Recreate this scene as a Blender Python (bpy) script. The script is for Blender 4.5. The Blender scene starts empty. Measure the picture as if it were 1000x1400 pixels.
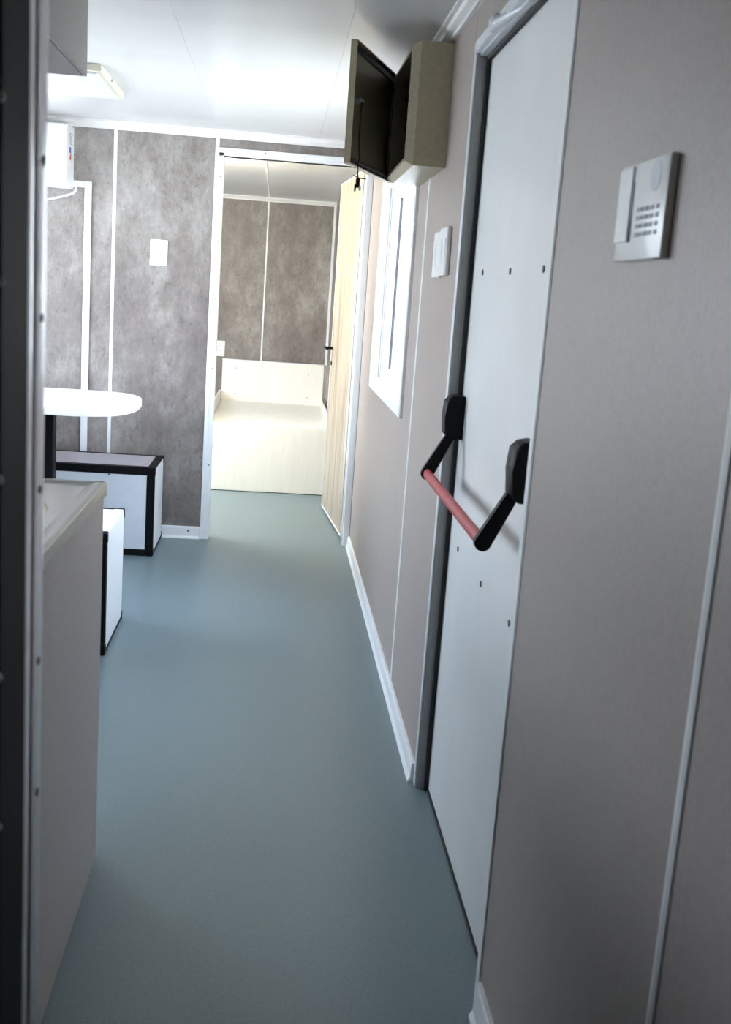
import bpy, bmesh, math, random
from mathutils import Vector, Matrix
random.seed(7)
S = bpy.context.scene
COL = S.collection
PI = math.pi

# ------------------------------------------------------------------ camera
F_PX, PITCH, YAW, ROLL, EYE = 1478.4, -0.1981, 0.0936, 0.0713, 1.3995
cam = bpy.data.cameras.new('camera')
cam.sensor_fit = 'VERTICAL'
cam.sensor_height = 36.0
cam.lens = F_PX * 36.0 / 1400.0
cam.clip_start = 0.02
cam.dof.use_dof = True
cam.dof.focus_distance = 5.0
cam.dof.aperture_fstop = 8.0
co = bpy.data.objects.new('camera', cam)
COL.objects.link(co)
fw = Vector((math.sin(YAW) * math.cos(PITCH), math.cos(YAW) * math.cos(PITCH), math.sin(PITCH)))
rt = Vector((math.cos(YAW), -math.sin(YAW), 0))
up = rt.cross(fw)
r2 = rt * math.cos(ROLL) + up * math.sin(ROLL)
u2 = -rt * math.sin(ROLL) + up * math.cos(ROLL)
m = Matrix((r2, u2, -fw)).transposed().to_4x4()
m.translation = Vector((0, 0, EYE))
co.matrix_world = m
S.camera = co

# ------------------------------------------------------------------ world, sun, portals, exposure
S.view_settings.view_transform = 'Standard'
S.view_settings.look = 'None'
S.view_settings.gamma = 1.0
S.view_settings.use_curve_mapping = False
S.view_settings.exposure = 1.72
S.cycles.use_denoising = True
S.cycles.max_bounces = 14
S.cycles.diffuse_bounces = 8
S.cycles.sample_clamp_indirect = 10.0
S.cycles.caustics_reflective = False

W = bpy.data.worlds.new('sky')
S.world = W
W.use_nodes = True
wn = W.node_tree.nodes
wl = W.node_tree.links
bg = wn['Background']
tc = wn.new('ShaderNodeTexCoord')
sep = wn.new('ShaderNodeSeparateXYZ')
rmp = wn.new('ShaderNodeValToRGB')
rmp.color_ramp.elements[0].position = 0.0
rmp.color_ramp.elements[0].color = (0.86, 0.92, 1.0, 1)
rmp.color_ramp.elements[1].position = 1.0
rmp.color_ramp.elements[1].color = (0.54, 0.69, 0.98, 1)
wl.new(tc.outputs['Generated'], sep.inputs[0])
wl.new(sep.outputs['Z'], rmp.inputs[0])
wl.new(rmp.outputs[0], bg.inputs[0])
bg.inputs[1].default_value = 7.0

sun = bpy.data.lights.new('sun', 'SUN')
sun.energy = 17.0
sun.angle = math.radians(0.6)
sun.color = (1.0, 0.97, 0.92)
so = bpy.data.objects.new('sun', sun)
COL.objects.link(so)
so.rotation_euler = (math.radians(38), 0, 0)       # sun from behind the camera, along the container

def portal(x, y0, y1, z0, z1, side):
    l = bpy.data.lights.new('window_portal', 'AREA')
    l.shape = 'RECTANGLE'
    l.size = y1 - y0
    l.size_y = z1 - z0
    l.cycles.is_portal = True
    o = bpy.data.objects.new('window_portal', l)
    COL.objects.link(o)
    # -Z of the lamp points into the room
    d = Vector((-side, 0, 0))
    o.matrix_world = Matrix(((0, 0, -d.x, x), (1, 0, 0, (y0 + y1) / 2), (0, 1, 0, (z0 + z1) / 2), (0, 0, 0, 1)))
    return o

XR, XL, YP, YB = 0.476, -1.95, 5.9412, 9.30
ZC, ZT = 2.14, 2.18
WIN_R = (3.95, 5.19, 1.005, 1.90)
WIN_L = (3.95, 5.45, 0.95, 1.90)
WIN_B = (6.15, 7.90, 0.85, 1.92)
WIN_K = (1.75, 2.55, 1.10, 1.70)
portal(XR + 0.085, *WIN_R, 1)
portal(XL - 0.085, *WIN_L, -1)
portal(XL - 0.085, *WIN_B, -1)
portal(XL - 0.085, *WIN_K, -1)

# ------------------------------------------------------------------ materials
def mat(name, col, rough=0.5, metal=0.0, spec=0.5, noise=None, bump=None, coat=0.0, stretch=(1, 1, 1)):
    M = bpy.data.materials.new(name)
    M.use_nodes = True
    n = M.node_tree.nodes
    l = M.node_tree.links
    b = n['Principled BSDF']
    b.inputs['Base Color'].default_value = (*col, 1)
    b.inputs['Roughness'].default_value = rough
    b.inputs['Metallic'].default_value = metal
    b.inputs['Specular IOR Level'].default_value = spec
    b.inputs['Coat Weight'].default_value = coat
    t = n.new('ShaderNodeTexCoord')
    mp = n.new('ShaderNodeMapping')
    mp.inputs['Scale'].default_value = stretch
    l.new(t.outputs['Object'], mp.inputs[0])
    if noise:
        sc, amt, det = noise
        x = n.new('ShaderNodeTexNoise')
        x.inputs['Scale'].default_value = sc
        x.inputs['Detail'].default_value = det
        r = n.new('ShaderNodeValToRGB')
        r.color_ramp.elements[0].position = 0.3
        r.color_ramp.elements[1].position = 0.7
        r.color_ramp.elements[0].color = (*[c * (1 - amt) for c in col], 1)
        r.color_ramp.elements[1].color = (*[min(1, c * (1 + amt)) for c in col], 1)
        l.new(mp.outputs[0], x.inputs['Vector'])
        l.new(x.outputs['Fac'], r.inputs[0])
        l.new(r.outputs[0], b.inputs['Base Color'])
    if bump:
        sc, st = bump
        x = n.new('ShaderNodeTexNoise')
        x.inputs['Scale'].default_value = sc
        x.inputs['Detail'].default_value = 3
        bp = n.new('ShaderNodeBump')
        bp.inputs['Strength'].default_value = st
        bp.inputs['Distance'].default_value = 0.002
        l.new(mp.outputs[0], x.inputs['Vector'])
        l.new(x.outputs['Fac'], bp.inputs['Height'])
        l.new(bp.outputs[0], b.inputs['Normal'])
    return M

def stone(name, dark, mid, light, contrast=1.0, pits=0.72, rel=0.35):
    """cast-concrete look laminate: cloudy patches, vertical drags, small pits"""
    M = bpy.data.materials.new(name)
    M.use_nodes = True
    n = M.node_tree.nodes
    l = M.node_tree.links
    b = n['Principled BSDF']
    t = n.new('ShaderNodeTexCoord')
    def nz(scale, stretch, det, dist=0.0, rgh=0.6):
        mp = n.new('ShaderNodeMapping')
        mp.inputs['Scale'].default_value = stretch
        l.new(t.outputs['Object'], mp.inputs[0])
        x = n.new('ShaderNodeTexNoise')
        x.inputs['Scale'].default_value = scale
        x.inputs['Detail'].default_value = det
        x.inputs['Roughness'].default_value = rgh
        x.inputs['Distortion'].default_value = dist
        l.new(mp.outputs[0], x.inputs['Vector'])
        return x.outputs['Fac']
    def math_(op, a, v):
        q = n.new('ShaderNodeMath')
        q.operation = op
        l.new(a, q.inputs[0])
        if hasattr(v, 'links'):
            l.new(v, q.inputs[1])
        else:
            q.inputs[1].default_value = v
        return q.outputs[0]
    big = nz(2.0, (1, 1, 0.65), 10, 0.0, 0.66)
    drag = nz(9.0, (1.15, 1.15, 0.6), 12, 0.12, 0.80)
    grain = nz(150.0, (1, 1, 1), 2, 0.0)
    pit = nz(42.0, (1, 1, 0.7), 3, 0.6)
    a = math_('MULTIPLY', big, 0.50)
    c = math_('MULTIPLY', drag, 0.50)
    a = math_('ADD', a, c)
    r = n.new('ShaderNodeValToRGB')
    e = r.color_ramp.elements
    e[0].position = 0.5 - 0.13 / contrast
    e[0].color = (*dark, 1)
    e[1].position = 0.5 + 0.14 / contrast
    e[1].color = (*light, 1)
    k = e.new(0.5)
    k.color = (*mid, 1)
    l.new(a, r.inputs[0])
    pr = n.new('ShaderNodeValToRGB')
    pr.color_ramp.elements[0].position = 0.28
    pr.color_ramp.elements[0].color = (pits, pits, pits, 1)
    pr.color_ramp.elements[1].position = 0.42
    pr.color_ramp.elements[1].color = (1, 1, 1, 1)
    l.new(pit, pr.inputs[0])
    mx = n.new('ShaderNodeMixRGB')
    mx.blend_type = 'MULTIPLY'
    mx.inputs[0].default_value = 1.0
    l.new(r.outputs[0], mx.inputs[1])
    l.new(pr.outputs[0], mx.inputs[2])
    gr_ = n.new('ShaderNodeValToRGB')
    gr_.color_ramp.elements[0].position = 0.3
    gr_.color_ramp.elements[0].color = (0.86, 0.86, 0.86, 1)
    gr_.color_ramp.elements[1].position = 0.7
    gr_.color_ramp.elements[1].color = (1.0, 1.0, 1.0, 1)
    l.new(grain, gr_.inputs[0])
    m2 = n.new('ShaderNodeMixRGB')
    m2.blend_type = 'MULTIPLY'
    m2.inputs[0].default_value = 1.0
    l.new(mx.outputs[0], m2.inputs[1])
    l.new(gr_.outputs[0], m2.inputs[2])
    l.new(m2.outputs[0], b.inputs['Base Color'])
    b.inputs['Roughness'].default_value = 0.42
    b.inputs['Specular IOR Level'].default_value = 0.45
    bp = n.new('ShaderNodeBump')
    bp.inputs['Strength'].default_value = rel
    bp.inputs['Distance'].default_value = 0.004
    l.new(drag, bp.inputs['Height'])
    l.new(bp.outputs[0], b.inputs['Normal'])
    return M

def wood(name, c0, c1):
    M = bpy.data.materials.new(name)
    M.use_nodes = True
    n = M.node_tree.nodes
    l = M.node_tree.links
    b = n['Principled BSDF']
    t = n.new('ShaderNodeTexCoord')
    mp = n.new('ShaderNodeMapping')
    mp.inputs['Scale'].default_value = (9, 9, 0.5)
    x = n.new('ShaderNodeTexNoise')
    x.inputs['Scale'].default_value = 2.2
    x.inputs['Detail'].default_value = 7
    x.inputs['Distortion'].default_value = 0.5
    r = n.new('ShaderNodeValToRGB')
    r.color_ramp.elements[0].position = 0.34
    r.color_ramp.elements[0].color = (*c0, 1)
    r.color_ramp.elements[1].position = 0.62
    r.color_ramp.elements[1].color = (*c1, 1)
    l.new(t.outputs['Object'], mp.inputs[0])
    l.new(mp.outputs[0], x.inputs['Vector'])
    l.new(x.outputs['Fac'], r.inputs[0])
    l.new(r.outputs[0], b.inputs['Base Color'])
    b.inputs['Roughness'].default_value = 0.4
    return M

M_STONE = stone('stone_laminate', (0.155, 0.130, 0.117), (0.25, 0.217, 0.199), (0.42, 0.385, 0.362), 1.1)
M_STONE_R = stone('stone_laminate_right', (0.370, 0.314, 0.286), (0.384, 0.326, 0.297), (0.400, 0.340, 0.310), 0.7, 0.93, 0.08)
M_CORE = mat('wall_core', (0.55, 0.55, 0.53), 0.8, noise=(12, 0.05, 2))
M_FLOOR = mat('blue_grey_vinyl', (0.150, 0.200, 0.210), 0.36, noise=(160, 0.12, 2), bump=(240, 0.08))
M_CEIL = mat('white_gloss_ceiling', (0.60, 0.60, 0.585), 0.27, noise=(2.0, 0.03, 3), bump=(30, 0.10), stretch=(0.15, 1.6, 1))
M_WHITE = mat('white_trim', (0.82, 0.83, 0.84), 0.35, noise=(20, 0.03, 2))
M_PLASTIC = mat('white_plastic', (0.84, 0.84, 0.83), 0.3, noise=(30, 0.02, 2))
M_PVC = mat('white_cornice', (0.80, 0.79, 0.77), 0.35, noise=(15, 0.03, 2))
M_ALU = mat('aluminium', (0.70, 0.71, 0.74), 0.38, 0.15, noise=(40, 0.06, 2))
M_ALU_D = mat('grey_frame_paint', (0.30, 0.30, 0.29), 0.42, 0.2, noise=(40, 0.06, 2))
M_BLACK = mat('black_plastic', (0.005, 0.005, 0.006), 0.5, 0.0, 0.15, noise=(30, 0.1, 2))
M_RUBBER = mat('black_rubber', (0.01, 0.01, 0.011), 0.6, noise=(30, 0.1, 2))
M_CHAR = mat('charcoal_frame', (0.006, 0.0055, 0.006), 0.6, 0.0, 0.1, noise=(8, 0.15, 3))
M_DOOR = mat('pale_grey_door', (0.80, 0.805, 0.80), 0.33, noise=(5, 0.03, 3), bump=(9, 0.05))
M_DOT = mat('dark_rivet', (0.12, 0.12, 0.12), 0.5, 0.5, noise=(60, 0.1, 1))
M_RED = mat('red_bar', (0.45, 0.045, 0.055), 0.42, noise=(50, 0.08, 2))
M_STEEL = mat('stainless', (0.27, 0.262, 0.25), 0.22, 1.0, noise=(6, 0.06, 3), bump=(60, 0.04))
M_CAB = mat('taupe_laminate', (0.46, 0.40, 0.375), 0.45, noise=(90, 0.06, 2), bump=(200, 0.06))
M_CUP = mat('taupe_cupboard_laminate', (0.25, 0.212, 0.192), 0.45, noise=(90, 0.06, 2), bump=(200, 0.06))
M_PANEL = mat('white_board', (0.72, 0.75, 0.78), 0.4, noise=(20, 0.03, 2))
M_SEAT = mat('grey_seat_board', (0.52, 0.49, 0.52), 0.4, noise=(20, 0.04, 2))
M_BED = mat('cream_board', (0.84, 0.82, 0.755), 0.45, noise=(5, 0.025, 4), stretch=(8, 1, 1))
M_BEIGE = mat('beige_enamel', (0.41, 0.36, 0.245), 0.42, noise=(70, 0.07, 2))
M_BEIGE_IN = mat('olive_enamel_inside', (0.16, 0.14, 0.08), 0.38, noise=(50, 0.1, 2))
M_WOOD = wood('pale_oak', (0.25, 0.195, 0.145), (0.46, 0.395, 0.305))
M_DARKGAP = mat('dark_gap', (0.01, 0.01, 0.01), 0.8, noise=(10, 0.1, 1))
M_GREYBTN = mat('grey_button', (0.33, 0.36, 0.42), 0.5, noise=(60, 0.05, 1))
M_GREYPALE = mat('pale_grey_print', (0.60, 0.62, 0.68), 0.45, noise=(60, 0.04, 1))
M_BLUE = mat('blue_print', (0.05, 0.12, 0.45), 0.5, noise=(60, 0.05, 1))
M_REDP = mat('red_print', (0.65, 0.05, 0.04), 0.5, noise=(60, 0.05, 1))
M_GREEN = mat('grey_print', (0.35, 0.42, 0.42), 0.5, noise=(60, 0.05, 1))
M_DIFF = mat('cream_lamp_cover', (0.66, 0.64, 0.50), 0.4, noise=(30, 0.02, 1))
M_POST = mat('bright_aluminium', (0.84, 0.84, 0.86), 0.3, 1.0, noise=(40, 0.04, 2))
M_OPAL = mat('opal_cover', (0.58, 0.59, 0.58), 0.4, noise=(30, 0.02, 1))
M_GROUND = mat('pale_gravel', (0.50, 0.49, 0.47), 0.9, noise=(3, 0.12, 6))
M_ROOF = mat('container_steel', (0.55, 0.56, 0.58), 0.5, 0.3, noise=(4, 0.05, 3))
M_SHELL = mat('vestibule_paint', (0.05, 0.048, 0.047), 0.6, noise=(5, 0.1, 3))
M_BREAKER = mat('breaker_grey', (0.11, 0.10, 0.11), 0.45, noise=(40, 0.1, 2))
M_CORD = mat('black_cord', (0.012, 0.012, 0.012), 0.55, noise=(40, 0.1, 1))

M_LAMP = mat('lit_lamp_shade', (0.9, 0.85, 0.7), 0.5, noise=(30, 0.01, 1))
_b = M_LAMP.node_tree.nodes['Principled BSDF']
_b.inputs['Emission Color'].default_value = (1.0, 0.90, 0.68, 1)
_b.inputs['Emission Strength'].default_value = 48.0
M_GLASS = bpy.data.materials.new('window_glass')
M_GLASS.use_nodes = True
_n = M_GLASS.node_tree.nodes
_l = M_GLASS.node_tree.links
_n.remove(_n['Principled BSDF'])
_tr = _n.new('ShaderNodeBsdfTransparent')
_tr.inputs[0].default_value = (0.95, 0.97, 0.97, 1)
_gl = _n.new('ShaderNodeBsdfGlossy')
_gl.inputs['Roughness'].default_value = 0.02
_fr = _n.new('ShaderNodeFresnel')
_fr.inputs[0].default_value = 1.45
_mx = _n.new('ShaderNodeMixShader')
_ge = _n.new('ShaderNodeNewGeometry')
_bf = _n.new('ShaderNodeMath'); _bf.operation = 'SUBTRACT'; _bf.inputs[0].default_value = 1.0
_l.new(_ge.outputs['Backfacing'], _bf.inputs[1])
_ml = _n.new('ShaderNodeMath'); _ml.operation = 'MULTIPLY'
_l.new(_fr.outputs[0], _ml.inputs[0]); _l.new(_bf.outputs[0], _ml.inputs[1])
_l.new(_ml.outputs[0], _mx.inputs[0])       # only the face the ray enters reflects
_l.new(_tr.outputs[0], _mx.inputs[1])
_l.new(_gl.outputs[0], _mx.inputs[2])
_l.new(_mx.outputs[0], _n['Material Output'].inputs[0])

# ------------------------------------------------------------------ builders (all shapes in world coordinates)
ORG = {}

def obj(name, bm, material, parent=None, smooth=False):
    me = bpy.data.meshes.new(name)
    bmesh.ops.recalc_face_normals(bm, faces=bm.faces[:])
    org = ORG.get(parent.name, Vector()) if parent else Vector()
    if org.length > 0:
        bmesh.ops.translate(bm, verts=bm.verts[:], vec=-org)
    bm.to_mesh(me)
    bm.free()
    me.materials.append(material)
    if smooth:
        for p in me.polygons:
            p.use_smooth = True
        me.set_sharp_from_angle(angle=math.radians(40))
    o = bpy.data.objects.new(name, me)
    COL.objects.link(o)
    if parent:
        o.parent = parent
        ORG[o.name] = org
    return o

def tag(o, label=None, cat=None, group=None, kind=None):
    if label: o['label'] = label
    if cat: o['category'] = cat
    if group: o['group'] = group
    if kind: o['kind'] = kind
    return o

def thing(name, loc, label, cat, group=None, kind=None):
    o = bpy.data.objects.new(name, None)
    o.empty_display_size = 0.1
    COL.objects.link(o)
    o.location = loc
    ORG[o.name] = Vector(loc)
    return tag(o, label, cat, group, kind)

def B():
    return bmesh.new()

def box(bm, x0, x1, y0, y1, z0, z1, bev=0.0, seg=1):
    vs = [bm.verts.new((x, y, z)) for z in (z0, z1) for y in (y0, y1) for x in (x0, x1)]
    fs = [bm.faces.new([vs[i] for i in q]) for q in
          ((0, 2, 3, 1), (4, 5, 7, 6), (0, 1, 5, 4), (2, 6, 7, 3), (0, 4, 6, 2), (1, 3, 7, 5))]
    if bev > 0:
        es = list({e for f in fs for e in f.edges})
        bmesh.ops.bevel(bm, geom=es, offset=bev, segments=seg, profile=0.5, affect='EDGES')
    return bm

def prism(bm, pts, axis, a0, a1):
    """extrude a closed 2-D outline along an axis: 'x' -> pts (y,z); 'y' -> (x,z); 'z' -> (x,y)"""
    def P(p, a):
        return {'x': (a, p[0], p[1]), 'y': (p[0], a, p[1]), 'z': (p[0], p[1], a)}[axis]
    v0 = [bm.verts.new(P(p, a0)) for p in pts]
    v1 = [bm.verts.new(P(p, a1)) for p in pts]
    k = len(pts)
    for i in range(k):
        bm.faces.new((v0[i], v0[(i + 1) % k], v1[(i + 1) % k], v1[i]))
    bm.faces.new(v0[::-1])
    bm.faces.new(v1)
    return bm

def tube(bm, pts, r, n=8, cap=True):
    pts = [Vector(p) for p in pts]
    rs = r if isinstance(r, (list, tuple)) else [r] * len(pts)
    rings = []
    ref = None
    for i, p in enumerate(pts):
        d = (pts[min(i + 1, len(pts) - 1)] - pts[max(i - 1, 0)]).normalized()
        if ref is None:
            ref = Vector((0, 0, 1)) if abs(d.z) < 0.9 else Vector((1, 0, 0))
        a = (ref - d * ref.dot(d)).normalized()
        ref = a
        b = d.cross(a)
        rings.append([bm.verts.new(p + (a * math.cos(2 * PI * k / n) + b * math.sin(2 * PI * k / n)) * rs[i]) for k in range(n)])
    for q, w in zip(rings, rings[1:]):
        for k in range(n):
            bm.faces.new((q[k], q[(k + 1) % n], w[(k + 1) % n], w[k]))
    if cap:
        bm.faces.new(rings[0][::-1])
        bm.faces.new(rings[-1])
    return bm

def rects(a0, a1, b0, b1, holes):
    """split rectangle minus holes into rectangles"""
    cuts = sorted({a0, a1, *[h[0] for h in holes], *[h[1] for h in holes]})
    cuts = [c for c in cuts if a0 <= c <= a1]
    out = []
    for c0, c1 in zip(cuts, cuts[1:]):
        mid = (c0 + c1) / 2
        z = b0
        for h in sorted([h for h in holes if h[0] < mid < h[1]], key=lambda h: h[2]):
            if h[2] > z: out.append((c0, c1, z, h[2]))
            z = max(z, h[3])
        if z < b1: out.append((c0, c1, z, b1))
    return out

def wall_x(bm, x0, x1, y0, y1, z0, z1, holes=()):
    for r in rects(y0, y1, z0, z1, holes):
        box(bm, x0, x1, *r)
    return bm

def wall_y(bm, y0, y1, x0, x1, z0, z1, holes=()):
    for r in rects(x0, x1, z0, z1, holes):
        box(bm, r[0], r[1], y0, y1, r[2], r[3])
    return bm

def struct(name, bm, material, label, cat):
    return tag(obj(name, bm, material), label, cat, kind='structure')

def screw_x(bm, x, y, z, r=0.004, d=-0.002):
    """round screw head on a wall of constant x"""
    tube(bm, [(x, y, z), (x + d, y, z)], r, 8)

def screw_y(bm, x, y, z, r=0.004, d=-0.002):
    tube(bm, [(x, y, z), (x, y + d, z)], r, 8)

# ------------------------------------------------------------------ setting: floor, ground, ceiling
YN = -1.10
floor = struct('floor', box(B(), XL - 0.08, XR + 0.085, YN, YB + 0.1, -0.06, 0.0), M_FLOOR,
               'blue grey vinyl sheet floor running down the corridor', 'floor')
struct('ground', box(B(), -30, 30, -25, 35, -0.75, -0.65), M_GROUND,
       'pale sunlit gravel ground outside around the container', 'ground')

ceiling = struct('ceiling', box(B(), XL - 0.08, XR + 0.085, YN, YB + 0.1, ZT + 0.006, ZT + 0.09), M_ROOF,
                 'white glossy sheet ceiling of the container with fine joints', 'ceiling')
cx = [XL, -1.40, -0.875, -0.350, 0.175, XR]
for a, b in zip(cx, cx[1:]):
    obj('ceiling_sheet', box(B(), a + 0.0003, b - 0.0003, YN, YP + 0.04, ZT, ZT + 0.007), M_CEIL, ceiling)
ZTB = 2.125
for a, b in ((XL, -1.0), (-1.0, -0.108), (-0.108, XR)):
    obj('ceiling_sheet', box(B(), a + 0.002, b - 0.002, YP + 0.07, YB, ZTB, ZTB + 0.007), M_CEIL, ceiling)
obj('joint_strip', box(B(), -0.112, -0.105, YP + 0.08, YB, ZTB - 0.003, ZTB), M_WHITE, ceiling)

# ------------------------------------------------------------------ setting: right wall
DY0, DY1, DZ1 = 1.930, 2.912, 2.022        # clear opening of the exit door
wr = struct('wall_right', wall_x(B(), XR + 0.012, XR + 0.085, YN, YB + 0.1, -0.0, ZT + 0.006,
            [WIN_R, (DY0, DY1, 0.0, DZ1)]), M_CORE,
            'right hand corridor wall of brown grey laminate panels with pale joint strips', 'wall')
def panel_r(y0, y1, z0=0.0, z1=ZT, holes=()):
    return obj('wall_panel', wall_x(B(), XR, XR + 0.012, y0, y1, z0, z1, holes), M_STONE_R, wr)
panel_r(YN, 1.069)
panel_r(1.094, 1.900)
panel_r(1.900, 2.950, 2.050)
panel_r(2.953, 3.636)
panel_r(3.650, YP + 0.02, 0, ZT, [WIN_R])
obj('wall_panel', box(B(), 0.452, XR + 0.012, YP + 0.075, YB, 0, ZT), M_STONE, wr)
for y0, y1 in ((1.069, 1.094), (3.630, 3.656)):
    obj('joint_strip', prism(B(), [(XR + 0.006, y0), (XR - 0.002, y0 + 0.004), (XR - 0.004, (y0 + y1) / 2),
                                   (XR - 0.002, y1 - 0.004), (XR + 0.006, y1)], 'z', 0.0, ZT), M_WHITE, wr)

# left wall, kitchen partition and the dark vestibule the photograph is taken from
wlft = struct('wall_left', wall_x(B(), XL - 0.08, XL, YN, YB + 0.1, 0, ZT + 0.006, [WIN_L, WIN_B, WIN_K]), M_STONE,
              'left outer wall of stone look panels behind the dining bench', 'wall')
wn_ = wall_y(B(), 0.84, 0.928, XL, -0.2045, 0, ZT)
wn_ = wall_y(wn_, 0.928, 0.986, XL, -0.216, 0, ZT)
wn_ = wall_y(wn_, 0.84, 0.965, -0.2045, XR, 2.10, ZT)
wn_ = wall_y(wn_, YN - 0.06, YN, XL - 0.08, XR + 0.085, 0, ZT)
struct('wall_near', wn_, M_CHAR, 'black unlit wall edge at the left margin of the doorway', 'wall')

# ------------------------------------------------------------------ setting: partition and bedroom
DXL, DXR, DZP = -0.361, 0.434, 2.096       # outer trim left, right reveal, trim top
wp = struct('wall_partition', wall_y(B(), YP + 0.010, YP + 0.075, XL, XR + 0.012, 0, ZT,
            [(-0.318, DXR, 0, 2.056)]), M_CORE,
            'stone look partition wall at the corridor end with socket plate and doorway', 'wall')
obj('wall_panel', box(B(), XL, -0.876, YP, YP + 0.010, 0, ZT), M_STONE, wp)
obj('wall_panel', box(B(), -0.868, -0.352, YP, YP + 0.010, 0, ZT), M_STONE, wp)
obj('wall_panel', box(B(), -0.346, XR, YP, YP + 0.010, 2.06, ZT), M_STONE, wp)
for xc, z0 in ((-0.872, 0.0), (-0.349, 2.09)):
    obj('joint_strip', prism(B(), [(xc - 0.010, YP + 0.004), (xc - 0.008, YP - 0.003), (xc + 0.008, YP - 0.003),
                                   (xc + 0.010, YP + 0.004)], 'z', z0, ZT), M_WHITE, wp)
wb = struct('wall_back', wall_y(B(), YB + 0.010, YB + 0.1, XL - 0.08, XR + 0.085, 0, ZT + 0.006), M_CORE,
            'bedroom back wall of mottled stone panels seen through the doorway', 'wall')
obj('wall_panel', box(B(), XL, -0.113, YB, YB + 0.010, 0, ZTB), M_STONE, wb)
obj('wall_panel', box(B(), -0.105, 0.452, YB, YB + 0.010, 0, ZTB), M_STONE, wb)
obj('joint_strip', box(B(), -0.115, -0.103, YB - 0.003, YB + 0.006, 0, ZTB), M_WHITE, wb)
obj('corner_strip', box(B(), 0.432, 0.452, YB - 0.02, YB, 0, ZTB), M_WHITE, wb)

# cornices
def cornice_pts(h, w, ztop):
    return [(0, ztop), (w, ztop), (w, ztop - 0.007), (w * 0.72, ztop - 0.010), (w * 0.62, ztop - h * 0.55),
            (w * 0.3, ztop - h * 0.75), (w * 0.26, ztop - h), (0, ztop - h)]
p = cornice_pts(0.040, 0.042, ZT)
struct('trim_1', prism(B(), [(XR - a, b) for a, b in p], 'y', 0.97, YP), M_PVC,
       'stepped white cornice along the top of the right wall', 'cornice')
struct('trim_2', prism(B(), [(YP - a, b) for a, b in p], 'x', XL, XR - 0.04), M_PVC,
       'stepped white cornice across the top of the partition wall', 'cornice')
struct('trim_3', prism(B(), [(YB - a, b) for a, b in cornice_pts(0.032, 0.04, ZTB)], 'x', XL, 0.452), M_PVC,
       'white cornice above the bedroom back wall', 'cornice')

# baseboards
def bb(h):
    return [(0, 0), (0.020, 0), (0.019, 0.006), (0.013, 0.016), (0.011, h - 0.008), (0.008, h), (0, h)]
b1 = prism(B(), [(XR - a, b) for a, b in bb(0.060)], 'y', 2.944, YP - 0.02)
struct('baseboard_right', b1, M_WHITE, 'white plastic baseboard along the right wall past the exit door', 'baseboard')
b2 = prism(B(), [(XR - a, b) for a, b in bb(0.078)], 'y', 0.97, 1.892)
struct('baseboard_right', b2, M_WHITE, 'white baseboard end piece right of the exit door, bottom margin', 'baseboard')
bbp = struct('baseboard_partition', prism(B(), [(YP - a, b) for a, b in bb(0.068)], 'x', XL, DXL - 0.001), M_WHITE,
             'white baseboard on the partition between bench and doorway', 'baseboard')
s_ = B(); screw_y(s_, -0.425, YP - 0.012, 0.045, 0.006)
obj('screw', s_, M_DOT, bbp)

# white frame strip under the air conditioner
fr = B()
box(fr, -1.024, -0.988, YP - 0.014, YP, 0.0, 1.872, 0.003)
box(fr, XL, -1.024, YP - 0.014, YP, 1.838, 1.872, 0.003)
struct('trim_4', fr, M_WHITE, 'white trim strip framing a wall bay below the air conditioner', 'trim')

# foreground door post: grooved aluminium profile
jm = prism(B(), [(-0.216, 0.929), (-0.2045, 0.929), (-0.2035, 0.934), (-0.2035, 0.941), (-0.2075, 0.944), (-0.2075, 0.949),
                 (-0.2025, 0.953), (-0.2005, 0.962), (-0.2005, 0.967), (-0.2065, 0.970), (-0.2065, 0.975),
                 (-0.2025, 0.979), (-0.2025, 0.987), (-0.216, 0.987)], 'z', 0.0, 2.10)
tr5 = struct('trim_5', jm, M_POST, 'grooved aluminium door post close by at the left margin', 'door post')
for z in (1.49, 1.36, 1.21, 1.05, 0.92):
    q = B(); tube(q, [(-0.2005, 0.9645, z), (-0.1995, 0.9645, z)], 0.004, 8)
    obj('screw', q, M_DOT, tr5)
    q = B(); tube(q, [(-0.2065, 0.84, z + 0.03), (-0.2065, 0.838, z + 0.03)], 0.004, 8)
    obj('screw', q, M_ALU, tr5)

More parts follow.
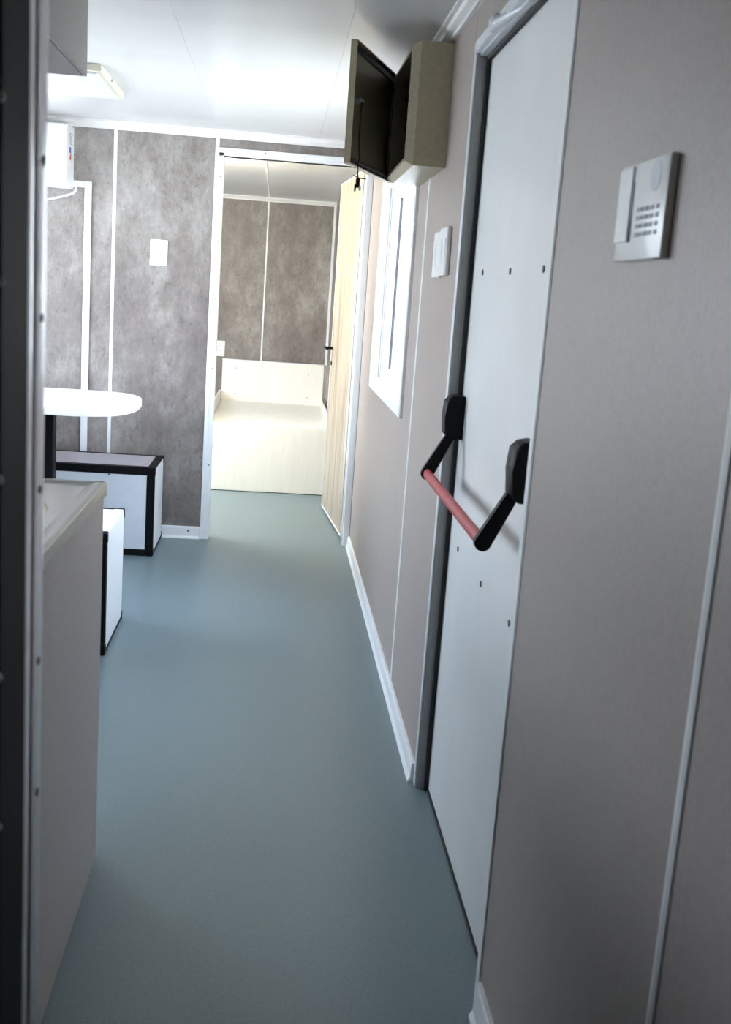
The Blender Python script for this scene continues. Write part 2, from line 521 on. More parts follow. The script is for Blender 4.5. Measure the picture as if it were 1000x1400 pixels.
# ------------------------------------------------------------------ windows
def window(name, x, side, win, label, detail):
    y0, y1, z0, z1 = win
    s = side                        # +1: room lies towards -x
    t = 0.040
    xa, xb = sorted((x - s * 0.013, x + s * 0.003))
    bm = B()
    box(bm, xa, xb, y0 - t, y0 + 0.002, z0 - t, z1 + t, 0.003)
    box(bm, xa, xb, y1 - 0.002, y1 + t, z0 - t, z1 + t, 0.003)
    box(bm, xa, xb, y0, y1, z1 - 0.002, z1 + t, 0.003)
    box(bm, xa, xb, y0, y1, z0 - t, z0 + 0.002, 0.003)
    # reveal liner
    xc, xd = sorted((x, x + s * 0.080))
    box(bm, xc, xd, y0, y0 + 0.006, z0, z1)
    box(bm, xc, xd, y1 - 0.006, y1, z0, z1)
    box(bm, xc, xd, y0, y1, z0, z0 + 0.006)
    box(bm, xc, xd, y0, y1, z1 - 0.006, z1)
    w = struct(name, bm, M_WHITE, label, 'window')
    if detail:
        for a, b in ((0.020, 0.027), (0.031, 0.034)):
            obj('track', box(B(), x + a, x + b, y1 - 0.0075, y1 - 0.005, z0 + 0.01, z1 - 0.01), M_ALU_D, w)
    def fx(a, b): return sorted((x + s * a, x + s * b))
    ym = y0 + (y1 - y0) * 0.34
    def sash(a, b, ya, yb, e0, e1):
        q = B()
        u, v = fx(a, b)
        box(q, u, v, ya, ya + e0, z0 + 0.008, z1 - 0.008, 0.002)
        box(q, u, v, yb - e1, yb, z0 + 0.008, z1 - 0.008, 0.002)
        box(q, u, v, ya + e0, yb - e1, z0 + 0.008, z0 + 0.030, 0.002)
        box(q, u, v, ya + e0, yb - e1, z1 - 0.030, z1 - 0.008, 0.002)
        f = obj('sash', q, M_WHITE, w)
        c = (u + v) / 2
        obj('pane', box(B(), c - 0.0025, c + 0.0025, ya + e0 - 0.006, yb - e1 + 0.006, z0 + 0.026, z1 - 0.026), M_GLASS, f)
        g = B()
        box(g, u - 0.001, v + 0.001, yb - e1 - 0.008, yb - e1 + 0.001, z0 + 0.06, z1 - 0.06)
        obj('gasket', g, M_RUBBER, f)
    sash(0.040, 0.052, y0 + 0.008, ym + 0.02, 0.03, 0.03)
    sash(0.060, 0.072, ym - 0.02, y1 - 0.008, 0.03, 0.11)
    return w
window('window_1', XR, 1, WIN_R, 'white framed sliding window glowing under the electrical box', True)
window('window_2', XL, -1, WIN_L, 'white framed window on the left wall by the dining table', False)
window('window_4', XL, -1, WIN_K, 'white framed kitchen window on the left wall beyond the sink', False)
window('window_3', XL, -1, WIN_B, 'white framed window on the bedroom left wall', False)

# ------------------------------------------------------------------ bedroom doorway and its open door
d1 = B()
T = 0.022
box(d1, DXL, DXL + T, YP - 0.010, YP + 0.010, 0, DZP, 0.002)                       # face trim left
box(d1, DXL + T, XR - 0.001, YP - 0.010, YP + 0.010, DZP - 0.026, DZP, 0.002)                # head trim
box(d1, DXL + T - 0.004, -0.314, YP - 0.004, YP + 0.080, 0, DZP - 0.026)             # reveal left
box(d1, DXL + T - 0.004, DXR + 0.01, YP - 0.004, YP + 0.080, 2.056, DZP - 0.024)     # head reveal
box(d1, DXR + 0.004, XR - 0.001, YP - 0.008, YP + 0.080, 0, DZP - 0.024, 0.002)               # right jamb
door1 = struct('door_1', d1, M_WHITE, 'white framed bedroom doorway with its pale oak door swung open inside', 'door')
for z in (0.42, 0.95, 1.32, 1.62, 1.95):
    q = B(); screw_y(q, -0.327, YP - 0.004, z, 0.004)
    obj('screw', q, M_DOT, door1)
q = B(); screw_y(q, -0.10, YP - 0.010, DZP - 0.013, 0.004); obj('screw', q, M_DOT, door1)
# leaf: near edge by the jamb, far edge further into the bedroom, slightly off parallel
A = Vector((0.4365, 6.095, 0)); C = Vector((0.364, 7.0, 0))
dv = (C - A).normalized(); nv = Vector((dv.y, -dv.x, 0))       # nv points to the right wall
def leaf_poly(a, b, o0, o1):
    q = [A + dv * a + nv * o0, A + dv * b + nv * o0, A + dv * b + nv * o1, A + dv * a + nv * o1]
    return [(v.x, v.y) for v in q]
L = (C - A).length
leaf = obj('door_leaf', prism(B(), leaf_poly(0.008, L - 0.006, 0.0, 0.010), 'z', 0.026, 2.054), M_WOOD, door1)
leaf['label'] = 'pale oak grained door leaf standing open into the bedroom'
e_ = B()
prism(e_, leaf_poly(0, 0.010, -0.003, 0.012), 'z', 0.018, 2.060)
prism(e_, leaf_poly(L - 0.008, L, -0.003, 0.012), 'z', 0.018, 2.060)
prism(e_, leaf_poly(0.010, L - 0.008, -0.003, 0.012), 'z', 0.018, 0.028)
prism(e_, leaf_poly(0.010, L - 0.008, -0.003, 0.012), 'z', 2.052, 2.060)
obj('edge_band', e_, M_WHITE, leaf)
h_ = B()
hb = A + dv * (L - 0.045)
tube(h_, [hb + Vector((0, 0, 1.05)), hb - nv * 0.045 + Vector((0, 0, 1.05))], 0.009, 8)
tube(h_, [hb - nv * 0.045 + Vector((0, 0, 1.05)) + dv * 0.01, hb - nv * 0.047 - dv * 0.11 + Vector((0, 0, 1.05))], 0.009, 8)
obj('handle', h_, M_BLACK, leaf)
k_ = B()
tube(k_, [hb + Vector((0, 0, 0.955)), hb - nv * 0.006 + Vector((0, 0, 0.955))], 0.014, 10)
obj('keyhole', k_, M_BLACK, leaf)
g_ = B()
prism(g_, [(0.4405, YP + 0.086), (0.4510, YP + 0.086), (0.4510, 6.09), (0.4405, 6.09)], 'z', 0.012, 2.054)
obj('gasket', g_, M_RUBBER, door1)  # black strip for the gap between leaf and jamb, its shade put into the colour

# ------------------------------------------------------------------ exit door with panic bar
d2 = B()
box(d2, XR - 0.003, XR + 0.002, DY1, 2.940, 0, DZ1 + 0.028, 0.002)                  # far face trim
box(d2, XR - 0.007, XR + 0.010, DY0, DY1, DZ1, DZ1 + 0.028, 0.002)                  # head face trim
box(d2, XR + 0.008, XR + 0.084, DY0 - 0.004, DY0 + 0.006, 0, DZ1)
box(d2, XR + 0.008, XR + 0.084, DY0, DY1, DZ1 - 0.006, DZ1 + 0.004)
door2 = struct('door_2', d2, M_ALU, 'pale grey steel exit door with red panic bar in the right wall', 'door')
obj('jamb', box(B(), XR + 0.0015, XR + 0.084, DY1 - 0.006, DY1 + 0.004, 0, DZ1), M_ALU_D, door2)
XD = 0.512
obj('face_trim', box(B(), XR - 0.004, XR + 0.010, 1.900, DY0, 0, DZ1 + 0.028, 0.003), M_WHITE, door2)
obj('door_leaf', box(B(), XD, XD + 0.040, DY0 + 0.010, DY1 - 0.012, 0.008, DZ1 - 0.012, 0.002), M_DOOR, door2)
g_ = B()
box(g_, XD - 0.011, XD - 0.001, DY1 - 0.020, DY1 - 0.007, 0.0, DZ1 - 0.006)
box(g_, XD - 0.011, XD - 0.001, DY0 + 0.007, DY1 - 0.020, DZ1 - 0.018, DZ1 - 0.006)
obj('gasket', g_, M_RUBBER, door2)
obj('bottom_shadow_strip', box(B(), XD - 0.004, XD + 0.04, DY0 + 0.007, DY1 - 0.007, 0.0, 0.009), M_RUBBER, door2)  # black strip paints the shadow line under the leaf and closes the gap
for y, z in ((2.755, 1.474), (2.425, 1.472), (2.115, 1.472), (2.755, 0.757), (2.424, 0.753), (2.107, 0.757)):
    q = B(); screw_x(q, XD, y, z, 0.0075, -0.0025)
    obj('rivet', q, M_DOT, door2)
def housing(y0, y1, z0, z1):
    """black bolt box, chamfered top, bottom and outer face"""
    pts = [(XD, z0 + 0.004), (XD, z1 - 0.004), (XD - 0.016, z1), (XD - 0.036, z1 - 0.004), (XD - 0.050, z1 - 0.018),
           (XD - 0.053, (z0 + z1) / 2), (XD - 0.050, z0 + 0.016), (XD - 0.036, z0 + 0.002), (XD - 0.014, z0)]
    bm = B()
    prism(bm, pts, 'y', y0, y1)
    bmesh.ops.bevel(bm, geom=[e for e in bm.edges if abs(e.verts[0].co.y - e.verts[1].co.y) < 1e-6],
                    offset=0.004, segments=1, affect='EDGES')
    return bm
obj('bar_housing', housing(2.835, 2.893, 1.035, 1.155), M_BLACK, door2, True)
obj('bar_housing', housing(1.985, 2.050, 1.028, 1.150), M_BLACK, door2, True)
XB, ZB = 0.423, 0.942
def arm(y, x0=0.476, z0=1.045):
    """flat tapered lever from the housing down and out to the bar"""
    bm = B()
    a = Vector((x0, y, z0)); b = Vector((XB, y, ZB))
    d = (b - a).normalized(); s = Vector((d.z, 0, -d.x))
    prof = []
    for k in range(9):
        t = PI * k / 8 - PI / 2
        prof.append(b + (d * math.cos(t) + s * math.sin(t)) * 0.0165)
    pts = [a + s * 0.012] + [(b + d * 0.0 + s * 0.0165)] + prof[::-1][1:-1] + [b - s * 0.0165, a - s * 0.012]
    prism(bm, [(v.x, v.z) for v in pts], 'y', y - 0.013, y + 0.013)
    bmesh.ops.bevel(bm, geom=[e for e in bm.edges if abs(e.verts[0].co.y - e.verts[1].co.y) < 1e-6],
                    offset=0.004, segments=2, affect='EDGES')
    return bm
YA, YC = 2.835, 2.030
obj('bar_arm', arm(YA), M_BLACK, door2, True)
obj('bar_arm', arm(YC), M_BLACK, door2, True)
bar = B()
n = 20
ring = [(XB + 0.0125 * math.cos(2 * PI * k / n) * 0.85, ZB + 0.0145 * math.sin(2 * PI * k / n)) for k in range(n)]
prism(bar, ring, 'y', YC + 0.013, YA - 0.013)
pb = obj('push_bar', bar, M_RED, door2, True)
pb['label'] = 'red push bar tube'
ca = B()
tube(ca, [(0.462, 2.64, 2.040), (0.462, 2.60, 2.024), (0.482, 2.49, 2.024), (0.503, 2.38, 2.022), (0.508, 2.30, 2.020)],
     [0.008, 0.010, 0.009, 0.008, 0.010], 8)
box(ca, 0.455, 0.470, 2.60, 2.66, 2.015, 2.045, 0.003)
obj('closer_arm', ca, M_ALU, door2, True)

# ------------------------------------------------------------------ electrical box
EX, EF = XR, 0.379
EY0, EY1, EZ0, EZ1 = 3.32, 3.90, 1.783, 2.131
eb = thing('electrical_box', (XR, (EY0 + EY1) / 2, EZ0),
           'beige metal electrical box mounted high over the window, its door hanging open', 'electrical box')
t = 0.004
bd = B()
box(bd, EF, EX, EY0, EY0 + t, EZ0, EZ1)
box(bd, EF, EX, EY1 - t, EY1, EZ0, EZ1)
box(bd, EF, EX, EY0 + t, EY1 - t, EZ0, EZ0 + t)
box(bd, EF, EX, EY0 + t, EY1 - t, EZ1 - t, EZ1)
box(bd, EX - t, EX, EY0 + t, EY1 - t, EZ0 + t, EZ1 - t)
obj('body', bd, M_BEIGE, eb)
# raised door frame round the opening, sides sloping in
fl = B()
q0 = [(EF, EY0, EZ0), (EF, EY1, EZ0), (EF, EY1, EZ1), (EF, EY0, EZ1)]
i_ = 0.013; x1 = 0.354
q1 = [(x1, EY0 + i_, EZ0 + i_), (x1, EY1 - i_, EZ0 + i_), (x1, EY1 - i_, EZ1 - i_), (x1, EY0 + i_, EZ1 - i_)]
j_ = 0.022
q2 = [(x1, EY0 + j_, EZ0 + j_), (x1, EY1 - j_, EZ0 + j_), (x1, EY1 - j_, EZ1 - j_), (x1, EY0 + j_, EZ1 - j_)]
q3 = [(EF + 0.012, a[1], a[2]) for a in q2]
R4 = [[fl.verts.new(p) for p in q] for q in (q0, q1, q2, q3)]
for a, b in ((0, 1), (1, 2), (2, 3), (3, 0)):
    for k in range(4):
        fl.faces.new((R4[a][k], R4[a][(k + 1) % 4], R4[b][(k + 1) % 4], R4[b][k]))
obj('front_frame', fl, M_BEIGE, eb)
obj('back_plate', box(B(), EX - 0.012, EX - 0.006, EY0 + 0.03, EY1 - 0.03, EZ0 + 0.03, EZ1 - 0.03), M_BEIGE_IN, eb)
for r, zc in enumerate((2.05, 1.88)):
    for k in range(7):
        y = EY0 + 0.09 + k * 0.058
        bk = B()
        box(bk, EX - 0.070, EX - 0.012, y, y + 0.050, zc - 0.045, zc + 0.045, 0.002)
        box(bk, EX - 0.082, EX - 0.070, y + 0.015, y + 0.035, zc - 0.014, zc + 0.014, 0.002)
        obj('breaker', bk, M_BREAKER, eb)
wz = B()
for k in range(5):
    y = EY0 + 0.12 + k * 0.07
    tube(wz, [(EX - 0.05, y, 2.0), (EX - 0.085, y + 0.02, 1.97), (EX - 0.08, y + 0.05, 1.94), (EX - 0.05, y + 0.04, 1.92)], 0.004, 6)
obj('wires', wz, M_CORD, eb, True)
# open door, hinged on the far edge
H = Vector((0.358, 3.905, 0)); O_ = Vector((0.180, 3.405, 0))
ld = (O_ - H).normalized(); LL = (O_ - H).length
ln = Vector((-ld.y, ld.x, 0))
if ln.x < 0: ln = -ln                      # inner face looks towards the wall and the camera
lz0, lz1 = 1.783, 2.135
def lp(a, b, o0, o1):
    return [(v.x, v.y) for v in (H + ld * a + ln * o0, H + ld * b + ln * o0, H + ld * b + ln * o1, H + ld * a + ln * o1)]
dl = obj('box_door', prism(B(), lp(0, LL, -0.002, 0.0), 'z', lz0, lz1), M_BEIGE, eb)
rim = B()
prism(rim, lp(0, 0.003, 0, 0.018), 'z', lz0, lz1)
prism(rim, lp(LL - 0.003, LL, 0, 0.018), 'z', lz0, lz1)
prism(rim, lp(0.003, LL - 0.003, 0, 0.018), 'z', lz0, lz0 + 0.003)
prism(rim, lp(0.003, LL - 0.003, 0, 0.018), 'z', lz1 - 0.003, lz1)
obj('rim', rim, M_BEIGE, dl)
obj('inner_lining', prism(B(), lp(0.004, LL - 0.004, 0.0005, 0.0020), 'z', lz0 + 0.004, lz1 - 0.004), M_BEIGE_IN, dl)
gs = B()
for (a, b, z0, z1) in ((0.012, 0.026, lz0 + 0.012, lz1 - 0.012), (LL - 0.026, LL - 0.012, lz0 + 0.012, lz1 - 0.012),
                       (0.026, LL - 0.026, lz0 + 0.012, lz0 + 0.024), (0.026, LL - 0.026, lz1 - 0.024, lz1 - 0.012)):
    prism(gs, lp(a, b, 0.002, 0.010), 'z', z0, z1)
obj('gasket', gs, M_RUBBER, dl)
def on_leaf(a, o, z):
    v = H + ld * a + ln * o
    return Vector((v.x, v.y, z))
la = B()
tube(la, [on_leaf(LL - 0.065, 0.002, 1.975), on_leaf(LL - 0.065, 0.022, 1.975)], 0.011, 10)
tube(la, [on_leaf(LL - 0.085, 0.021, 1.975), on_leaf(LL - 0.030, 0.021, 1.968)], 0.006, 6)
obj('latch', la, M_ALU_D, dl)
for z in (lz0 + 0.05, lz1 - 0.05):
    q = B(); tube(q, [on_leaf(0.004, 0.004, z - 0.016), on_leaf(0.004, 0.004, z + 0.016)], 0.007, 8)
    obj('hinge', q, M_ALU, dl)
cd = B()
tube(cd, [on_leaf(LL - 0.065, 0.024, 1.972), on_leaf(LL - 0.050, 0.028, 1.93), on_leaf(LL - 0.052, 0.026, 1.87),
          on_leaf(LL - 0.070, 0.024, 1.83), on_leaf(LL - 0.085, 0.022, 1.80), on_leaf(LL - 0.080, 0.020, 1.775),
          on_leaf(LL - 0.098, 0.018, 1.752)], 0.0022, 6)
obj('cord', cd, M_CORD, dl, True)
ky = thing('key_tag', on_leaf(LL - 0.100, 0.018, 1.752), 'small dark key and tag dangling on a cord below the box door', 'key')
kb = B()
a = on_leaf(LL - 0.098, 0.018, 1.752)
for dx, dz in ((-0.016, 0.008), (0.026, -0.002)):
    tube(kb, [a, a + Vector((dx, 0, dz))], 0.0018, 6)
obj('cord_tail', kb, M_CORD, ky)
kk = B()
box(kk, a.x - 0.006, a.x + 0.007, a.y - 0.003, a.y + 0.003, a.z - 0.030, a.z - 0.001, 0.0025)
box(kk, a.x - 0.010, a.x - 0.004, a.y - 0.0015, a.y + 0.0015, a.z - 0.040, a.z - 0.020, 0.001)
obj('tag', kk, M_BLACK, ky)
kt = B()
box(kt, a.x + 0.004, a.x + 0.011, a.y - 0.004, a.y - 0.002, a.z - 0.038, a.z - 0.024, 0.001)
box(kt, a.x - 0.0115, a.x - 0.0065, a.y - 0.004, a.y - 0.002, a.z - 0.042, a.z - 0.034, 0.001)
obj('key_blade', kt, M_ALU, ky)

# ------------------------------------------------------------------ switches and intercom on the right wall
def switch(y0, y1, z0, z1, d, label):
    s = thing('light_switch', (XR, (y0 + y1) / 2, z0), label, 'light switch')
    obj('plate', box(B(), XR - d, XR, y0, y1, z0, z1, 0.003), M_PLASTIC, s)
    for k in range(2):
        w = (y1 - y0) / 2
        a = y0 + k * w + w * 0.18; b = y0 + (k + 1) * w - w * 0.18
        zm = (z0 + z1) / 2
        obj('rocker', prism(B(), [(XR - d, zm - 0.034), (XR - d - 0.0008, zm - 0.034), (XR - d - 0.0022, zm + 0.034),
                                  (XR - d, zm + 0.034)], 'y', a, b), M_WHITE, s)
switch(3.228, 3.378, 1.463, 1.598, 0.008, 'white double rocker light switch, the one nearer the window')
switch(3.080, 3.222, 1.468, 1.602, 0.014, 'white double rocker light switch, the one nearer the exit door')

IX = XR - 0.012
it = thing('keypad_panel', (XR, 1.425, 1.468), 'white keypad panel on the right wall with four rows of grey buttons', 'keypad')
obj('body', box(B(), IX, XR, 1.331, 1.520, 1.468, 1.594, 0.003, 2), M_PLASTIC, it, True)
cv = B()
box(cv, IX - 0.0030, IX, 1.462, 1.517, 1.492, 1.590, 0.0015)
obj('side_cover', cv, M_WHITE, it)
gr = B()
box(gr, IX - 0.0012, IX + 0.001, 1.4575, 1.4610, 1.492, 1.570)
box(gr, IX - 0.0012, IX + 0.001, 1.4560, 1.4625, 1.494, 1.520)
obj('groove', gr, M_GREYBTN, it)
sp = B(); tube(sp, [(IX + 0.001, 1.377, 1.571), (IX - 0.0008, 1.377, 1.571)], 0.019, 20)
obj('speaker_disc', sp, M_GREYPALE, it)
for r in range(4):
    z = 1.5325 - r * 0.0105
    for k, (ya, yb) in enumerate(((1.416, 1.436), (1.394, 1.413), (1.372, 1.391), (1.352, 1.363))):
        obj('button', box(B(), IX - 0.0012, IX + 0.001, ya, yb, z - 0.0028, z + 0.0028, 0.0006), M_GREYBTN, it)

# ------------------------------------------------------------------ sink cabinet, worktop and tap, wall cupboard
XS, YS1, ZS = -0.3715, 2.492, 0.937
YS0 = 0.992
sc = thing('sink_cabinet', ((-0.98 + XS) / 2, (YS0 + YS1) / 2, 0),
           'taupe laminate base cabinet under the steel sink top at left', 'cabinet')
cb = B()
box(cb, -0.975, XS - 0.012, YS0, YS0 + 0.016, 0.0, 0.905)
box(cb, -0.975, XS - 0.012, YS1 - 0.022, YS1 - 0.006, 0.0, 0.905)
box(cb, -0.975, -0.965, YS0 + 0.016, YS1 - 0.022, 0.0, 0.905)
box(cb, -0.965, XS - 0.012, YS0 + 0.016, YS1 - 0.022, 0.06, 0.076)
obj('carcass', cb, M_CAB, sc)
obj('front_panel', box(B(), XS - 0.010, XS - 0.002, YS0, YS1 - 0.006, 0.0, 0.905, 0.0015), M_CAB, sc)
tp = thing('kitchen_sink', ((-0.98 + XS) / 2, (YS0 + YS1) / 2, 0.905),
           'stainless steel sink top with raised lip and basin on the taupe cabinet', 'sink')
BX0, BX1, BY0, BY1 = -0.86, -0.450, 1.70, 2.23
tb = B()
for r in rects(-0.975, XS + 0.001, YS0, YS1, [(BX0, BX1, BY0, BY1)]):
    box(tb, r[0], r[1], r[2], r[3], ZS - 0.008, ZS - 0.006)
# rolled lip: front and far end, with apron
def lip_profile(s=1):
    return [(-0.040, -0.0065), (-0.030, -0.004), (-0.020, 0.0), (-0.004, 0.0), (0.002, -0.003), (0.003, -0.008),
            (0.003, -0.032), (0.000, -0.032), (0.000, -0.012), (-0.020, -0.012), (-0.040, -0.0085)]
prism(tb, [(XS + 0.001 + a, ZS + b) for a, b in lip_profile()], 'y', YS0, YS1)
prism(tb, [(YS1 - 0.002 + a * 0.6, ZS + b) for a, b in lip_profile()], 'x', -0.975, XS)
obj('worktop', tb, M_STEEL, tp, True)
bs = B()
def rr(x0, x1, y0, y1, r, z, n=6):
    out = []
    for cx_, cy_, a0 in ((x1 - r, y1 - r, 0), (x0 + r, y1 - r, PI / 2), (x0 + r, y0 + r, PI), (x1 - r, y0 + r, 1.5 * PI)):
        for k in range(n + 1):
            t_ = a0 + PI / 2 * k / n
            out.append(bs.verts.new((cx_ + r * math.cos(t_), cy_ + r * math.sin(t_), z)))
    return out
loops = [rr(BX0 - 0.014, BX1 + 0.014, BY0 - 0.014, BY1 + 0.014, 0.07, ZS - 0.006),
         rr(BX0 - 0.008, BX1 + 0.008, BY0 - 0.008, BY1 + 0.008, 0.07, ZS + 0.001),
         rr(BX0 + 0.004, BX1 - 0.004, BY0 + 0.004, BY1 - 0.004, 0.065, ZS - 0.002),
         rr(BX0 + 0.012, BX1 - 0.012, BY0 + 0.012, BY1 - 0.012, 0.06, ZS - 0.03),
         rr(BX0 + 0.03, BX1 - 0.03, BY0 + 0.03, BY1 - 0.03, 0.05, ZS - 0.17)]
for a, b in zip(loops, loops[1:]):
    for k in range(len(a)):
        bs.faces.new((a[k], a[(k + 1) % len(a)], b[(k + 1) % len(a)], b[k]))
bs.faces.new(loops[-1])
obj('basin', bs, M_STEEL, tp, True)
fa = B()
tube(fa, [(-0.915, 1.85, ZS - 0.006), (-0.915, 1.85, ZS + 0.06)], 0.022, 12)
tube(fa, [(-0.915, 1.85, ZS + 0.05), (-0.915, 1.85, ZS + 0.16), (-0.90, 1.85, ZS + 0.20), (-0.86, 1.85, ZS + 0.225),
          (-0.81, 1.85, ZS + 0.215), (-0.785, 1.85, ZS + 0.18), (-0.783, 1.85, ZS + 0.15)], 0.010, 10)
obj('tap', fa, M_STEEL, tp, True)

cu = thing('wall_cupboard', (-0.72, 1.85, 1.845), 'taupe wall cupboard hung under the ceiling at upper left', 'cupboard')
c_ = B()
box(c_, -0.978, -0.472, 1.02, 2.684, 1.845, 1.861)
box(c_, -0.978, -0.472, 1.02, 2.684, 2.15, 2.166)
box(c_, -0.978, -0.472, 2.668, 2.684, 1.861, 2.15)
box(c_, -0.978, -0.472, 1.02, 1.036, 1.861, 2.15)
box(c_, -0.978, -0.970, 1.036, 2.668, 1.861, 2.15)
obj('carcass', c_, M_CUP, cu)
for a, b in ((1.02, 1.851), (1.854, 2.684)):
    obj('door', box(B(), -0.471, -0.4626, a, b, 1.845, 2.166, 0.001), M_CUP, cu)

# ------------------------------------------------------------------ ceiling light
cl = thing('ceiling_light', (-1.0, 4.72, ZT), 'flat cream ceiling light behind the wall cupboard', 'ceiling light')
obj('housing', box(B(), -1.30, -0.706, 4.40, 5.00, 2.152, ZT, 0.002), M_DIFF, cl)
obj('diffuser', box(B(), -1.285, -0.722, 4.415, 4.985, 2.144, 2.1525, 0.004), M_OPAL, cl)
q = B(); tube(q, [(-0.706, 4.66, 2.166), (-0.7035, 4.66, 2.166)], 0.006, 8)
obj('screw', q, M_DOT, cl)

GX, GY, GZ = -0.64, 6.42, 1.90
bl = thing('globe_lamp', (GX, GY, ZTB), 'warm glowing globe lamp hanging in the bedroom left of the doorway', 'pendant lamp')
obj('ceiling_rose', tube(B(), [(GX, GY, ZTB), (GX, GY, ZTB - 0.012), (GX, GY, ZTB - 0.022)], [0.05, 0.05, 0.03], 20), M_PLASTIC, bl, True)
obj('stem', tube(B(), [(GX, GY, ZTB - 0.02), (GX, GY, GZ + 0.10)], 0.007, 10), M_PLASTIC, bl, True)
dm = B()
bmesh.ops.create_uvsphere(dm, u_segments=24, v_segments=14, radius=0.11, matrix=Matrix.Translation((GX, GY, GZ)))
obj('shade', dm, M_LAMP, bl, True)

# ------------------------------------------------------------------ benches and table
def bench(x0, x1, y0, y1, z1, label, seat_mat, pm, rimm):
    b = thing('storage_bench', ((x0 + x1) / 2, (y0 + y1) / 2, 0), label, 'bench', )
    e = 0.040
    fr_ = B()
    for x in (x0, x1 - e):
        box(fr_, x, x + e, y0, y0 + 0.030, 0.0, z1 - e, 0.003)
        box(fr_, x + (0.02 if x > x0 else 0), x + (e if x > x0 else 0.02), y1 - 0.014, y1, 0.0, z1 - 0.02, 0.003)
    box(fr_, x0 + e, x1 - e, y0, y0 + 0.030, 0.0, 0.034, 0.003)
    box(fr_, x0 + 0.02, x1 - 0.02, y1 - 0.014, y1, 0.0, 0.034, 0.003)
    for x in (x0, x1 - 0.012):
        box(fr_, x, x + 0.012, y0 + 0.030, y1 - 0.014, 0.0, 0.022, 0.002)
    obj('edge_frame', fr_, M_BLACK, b)
    rm = B()
    box(rm, x0, x1, y0, y0 + 0.050, z1 - e, z1, 0.004)
    box(rm, x0, x1, y1 - 0.020, y1, z1 - 0.020, z1, 0.004)
    box(rm, x0, x0 + e, y0 + 0.050, y1 - 0.020, z1 - 0.020, z1, 0.003)
    obj('top_rim', rm, M_BLACK, b)
    obj('side_rim', box(B(), x1 - e, x1, y0 + 0.050, y1 - 0.020, z1 - 0.012, z1, 0.003), rimm, b)
    for x in (x0, x1):
        for y in (y0, y1):
            for z in (0.020, z1 - 0.020):
                q = B()
                box(q, x - 0.024 if x == x1 else x - 0.003, x + 0.003 if x == x1 else x + 0.024,
                    y - 0.003 if y == y0 else y - 0.022, y + 0.030 if y == y0 else y + 0.003,
                    z - 0.020, z + 0.0215, 0.005, 2)
                obj('corner_cap', q, M_BLACK, b)
    k = 0.004
    obj('front_panel', box(B(), x0 + e, x1 - e, y0 + k, y0 + k + 0.012, 0.034, z1 - e), pm, b)
    obj('back_panel', box(B(), x0 + 0.02, x1 - 0.02, y1 - k - 0.008, y1 - k, 0.034, z1 - 0.02), pm, b)
    obj('side_panel', box(B(), x1 - 0.008, x1 + 0.001, y0 + 0.031, y1 - 0.015, 0.022, z1 - 0.012), pm, b)
    obj('side_panel', box(B(), x0 - 0.001, x0 + 0.008, y0 + 0.031, y1 - 0.015, 0.022, z1 - 0.020), pm, b)
    obj('lid', box(B(), x0 + e, x1 - e, y0 + 0.050, y1 - 0.020, z1 - 0.014, z1 - 0.003), seat_mat, b)
    return b
fbench = bench(-1.90, -0.572, 5.488, 5.915, 0.461, 'black edged white storage bench against the partition wall', M_SEAT, M_PANEL, M_BLACK)
q = B(); screw_y(q, -0.80, 5.492, 0.418, 0.006, -0.003); obj('screw', q, M_DOT, fbench)
bench(-1.90, -0.578, 3.940, 4.410, 0.472, 'black edged white storage bench behind the sink cabinet', M_PLASTIC, M_PLASTIC, M_PLASTIC)

tbl = thing('dining_table', (-1.08, 5.24, 0), 'white table top with rounded end on a square black leg', 'table')
tt = B()
pts = []
x0, xe, y0, y1 = -1.90, -0.628, 4.815, 5.66
ry = (y1 - y0) / 2; rx = 0.27
for k in range(25):
    a = -PI / 2 + PI * k / 24
    sx = abs(math.cos(a)) ** 0.8
    sy = math.copysign(abs(math.sin(a)) ** 0.8, math.sin(a))
    pts.append((xe - rx + rx * sx, (y0 + y1) / 2 + ry * sy))
pts += [(x0, y1), (x0, y0)]
prism(tt, pts, 'z', 0.787, 0.820)
bmesh.ops.bevel(tt, geom=[e for e in tt.edges if abs(e.verts[0].co.z - e.verts[1].co.z) < 1e-6], offset=0.003, segments=2, affect='EDGES')
obj('table_top', tt, M_PLASTIC, tbl, True)
obj('leg', box(B(), -1.105, -1.020, 5.18, 5.26, 0.012, 0.780, 0.004), M_BLACK, tbl)
obj('mounting_plate', box(B(), -1.22, -0.90, 5.08, 5.36, 0.780, 0.787), M_BLACK, tbl)
obj('foot_plate', box(B(), -1.25, -0.87, 5.06, 5.38, 0.0, 0.012, 0.003), M_BLACK, tbl)

# ------------------------------------------------------------------ air conditioner on the partition
ac = thing('air_conditioner', (-1.46, YP, 1.82), 'white wall air conditioner under the cornice at upper left', 'air conditioner')
Yf = YP - 0.20
prof = [(YP, 1.828), (YP, 2.128), (Yf + 0.05, 2.130), (Yf + 0.022, 2.124), (Yf + 0.008, 2.108), (Yf + 0.003, 2.08), (Yf, 1.99),
        (Yf + 0.004, 1.885), (Yf + 0.020, 1.845), (Yf + 0.05, 1.826), (Yf + 0.11, 1.820)]
a_ = prism(B(), prof, 'x', -1.86, -1.083)
obj('body', a_, M_PLASTIC, ac, True)
fp = [(Yf + 0.002, 1.898), (Yf - 0.008, 1.905), (Yf - 0.010, 2.00), (Yf - 0.006, 2.075), (Yf + 0.004, 2.112), (Yf + 0.022, 2.127),
      (Yf + 0.030, 2.122), (Yf + 0.012, 2.10), (Yf + 0.004, 2.05)]
obj('front_cover', prism(B(), fp, 'x', -1.853, -1.100), M_PLASTIC, ac, True)
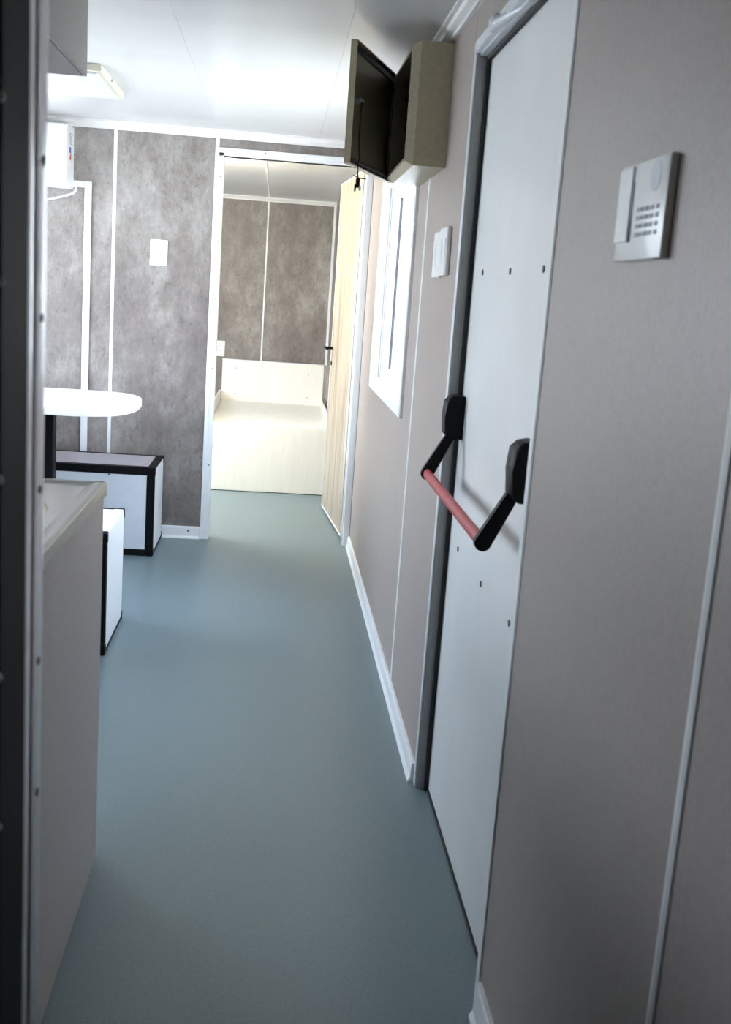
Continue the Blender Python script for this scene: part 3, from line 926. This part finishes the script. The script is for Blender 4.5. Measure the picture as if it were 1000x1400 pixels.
obj('louvre', prism(B(), [(Yf + 0.000, 1.890), (Yf + 0.004, 1.893), (Yf + 0.050, 1.826), (Yf + 0.046, 1.822), (Yf + 0.012, 1.843)],
    'x', -1.80, -1.185), M_WHITE, ac)
st = B(); box(st, -1.0832, -1.0822, Yf + 0.060, Yf + 0.160, 1.955, 2.10); lab = obj('sticker', st, M_WHITE, ac)
q = B()
for k in range(5):
    box(q, -1.0822, -1.0818, Yf + 0.070, Yf + 0.150 - 0.012 * (k % 2), 2.085 - k * 0.012, 2.091 - k * 0.012)
obj('print_lines', q, M_GREEN, lab)
obj('blue_patch', box(B(), -1.0822, -1.0817, Yf + 0.068, Yf + 0.115, 1.995, 2.024), M_BLUE, lab)
obj('red_patch', prism(B(), [(Yf + 0.068, 1.962), (Yf + 0.118, 1.962), (Yf + 0.118, 1.996), (Yf + 0.09, 1.985)], 'x', -1.0822, -1.0816), M_REDP, lab)
hose = B()
tube(hose, [(-1.10, YP - 0.06, 1.830), (-1.080, YP - 0.055, 1.842), (-1.064, YP - 0.05, 1.838), (-1.060, YP - 0.045, 1.822), (-1.078, YP - 0.04, 1.803),
            (-1.13, YP - 0.035, 1.785), (-1.19, YP - 0.03, 1.768), (-1.28, YP - 0.025, 1.745), (-1.40, YP - 0.02, 1.72)], 0.0055, 8)
obj('cable', hose, M_PLASTIC, ac, True)

# ------------------------------------------------------------------ wall sockets
def socket(x0, x1, y, z0, z1, label):
    s = thing('wall_socket', ((x0 + x1) / 2, y, z0), label, 'socket')
    obj('plate', box(B(), x0, x1, y - 0.008, y, z0, z1, 0.003), M_PLASTIC, s)
    xm = (x0 + x1) / 2
    for zc in (z0 + (z1 - z0) * 0.66, z0 + (z1 - z0) * 0.33):
        q = B()
        for dx in (-0.010, 0.010):
            box(q, xm + dx - 0.0022, xm + dx + 0.0022, y - 0.0086, y - 0.0075, zc - 0.001, zc + 0.009)
        tube(q, [(xm, y - 0.0075, zc - 0.010), (xm, y - 0.0086, zc - 0.010)], 0.003, 8)
        obj('outlet', q, M_GREYBTN, s)
socket(-0.681, -0.589, YP, 1.472, 1.606, 'white double socket plate on the partition left of the doorway')
socket(-0.510, -0.418, YB, 0.802, 0.932, 'white double socket plate in the bedroom beside the headboard')

# ------------------------------------------------------------------ bed
bed = thing('bed_base', (0.0, 8.36, 0), 'cream board bed base with headboard against the bedroom back wall', 'bed')
obj('headboard', box(B(), -0.430, 0.430, 9.25, 9.28, 0.0, 0.782, 0.002), M_BED, bed)
obj('headboard_cap', box(B(), -0.432, 0.432, 9.246, 9.284, 0.778, 0.787, 0.002), M_WHITE, bed)
obj('front_panel', box(B(), -0.452, 0.430, 7.436, 7.454, 0.004, 0.470, 0.002), M_BED, bed)
obj('toe_strip', box(B(), -0.445, 0.425, 7.440, 7.452, 0.0, 0.004), M_RUBBER, bed)
obj('platform', box(B(), -0.432, 0.414, 7.456, 9.249, 0.420, 0.440), M_BED, bed)
obj('side_rail', box(B(), -0.452, -0.434, 7.455, 9.28, 0.0, 0.522, 0.002), M_BED, bed)
obj('side_rail', box(B(), 0.416, 0.430, 7.455, 9.25, 0.0, 0.500, 0.002), M_BED, bed)
for x, z in ((-0.32, 0.715), (0.30, 0.70), (0.30, 0.50), (-0.32, 0.50)):
    q = B(); screw_y(q, x, 9.25, z, 0.0045)
    obj('screw', q, M_DOT, bed)
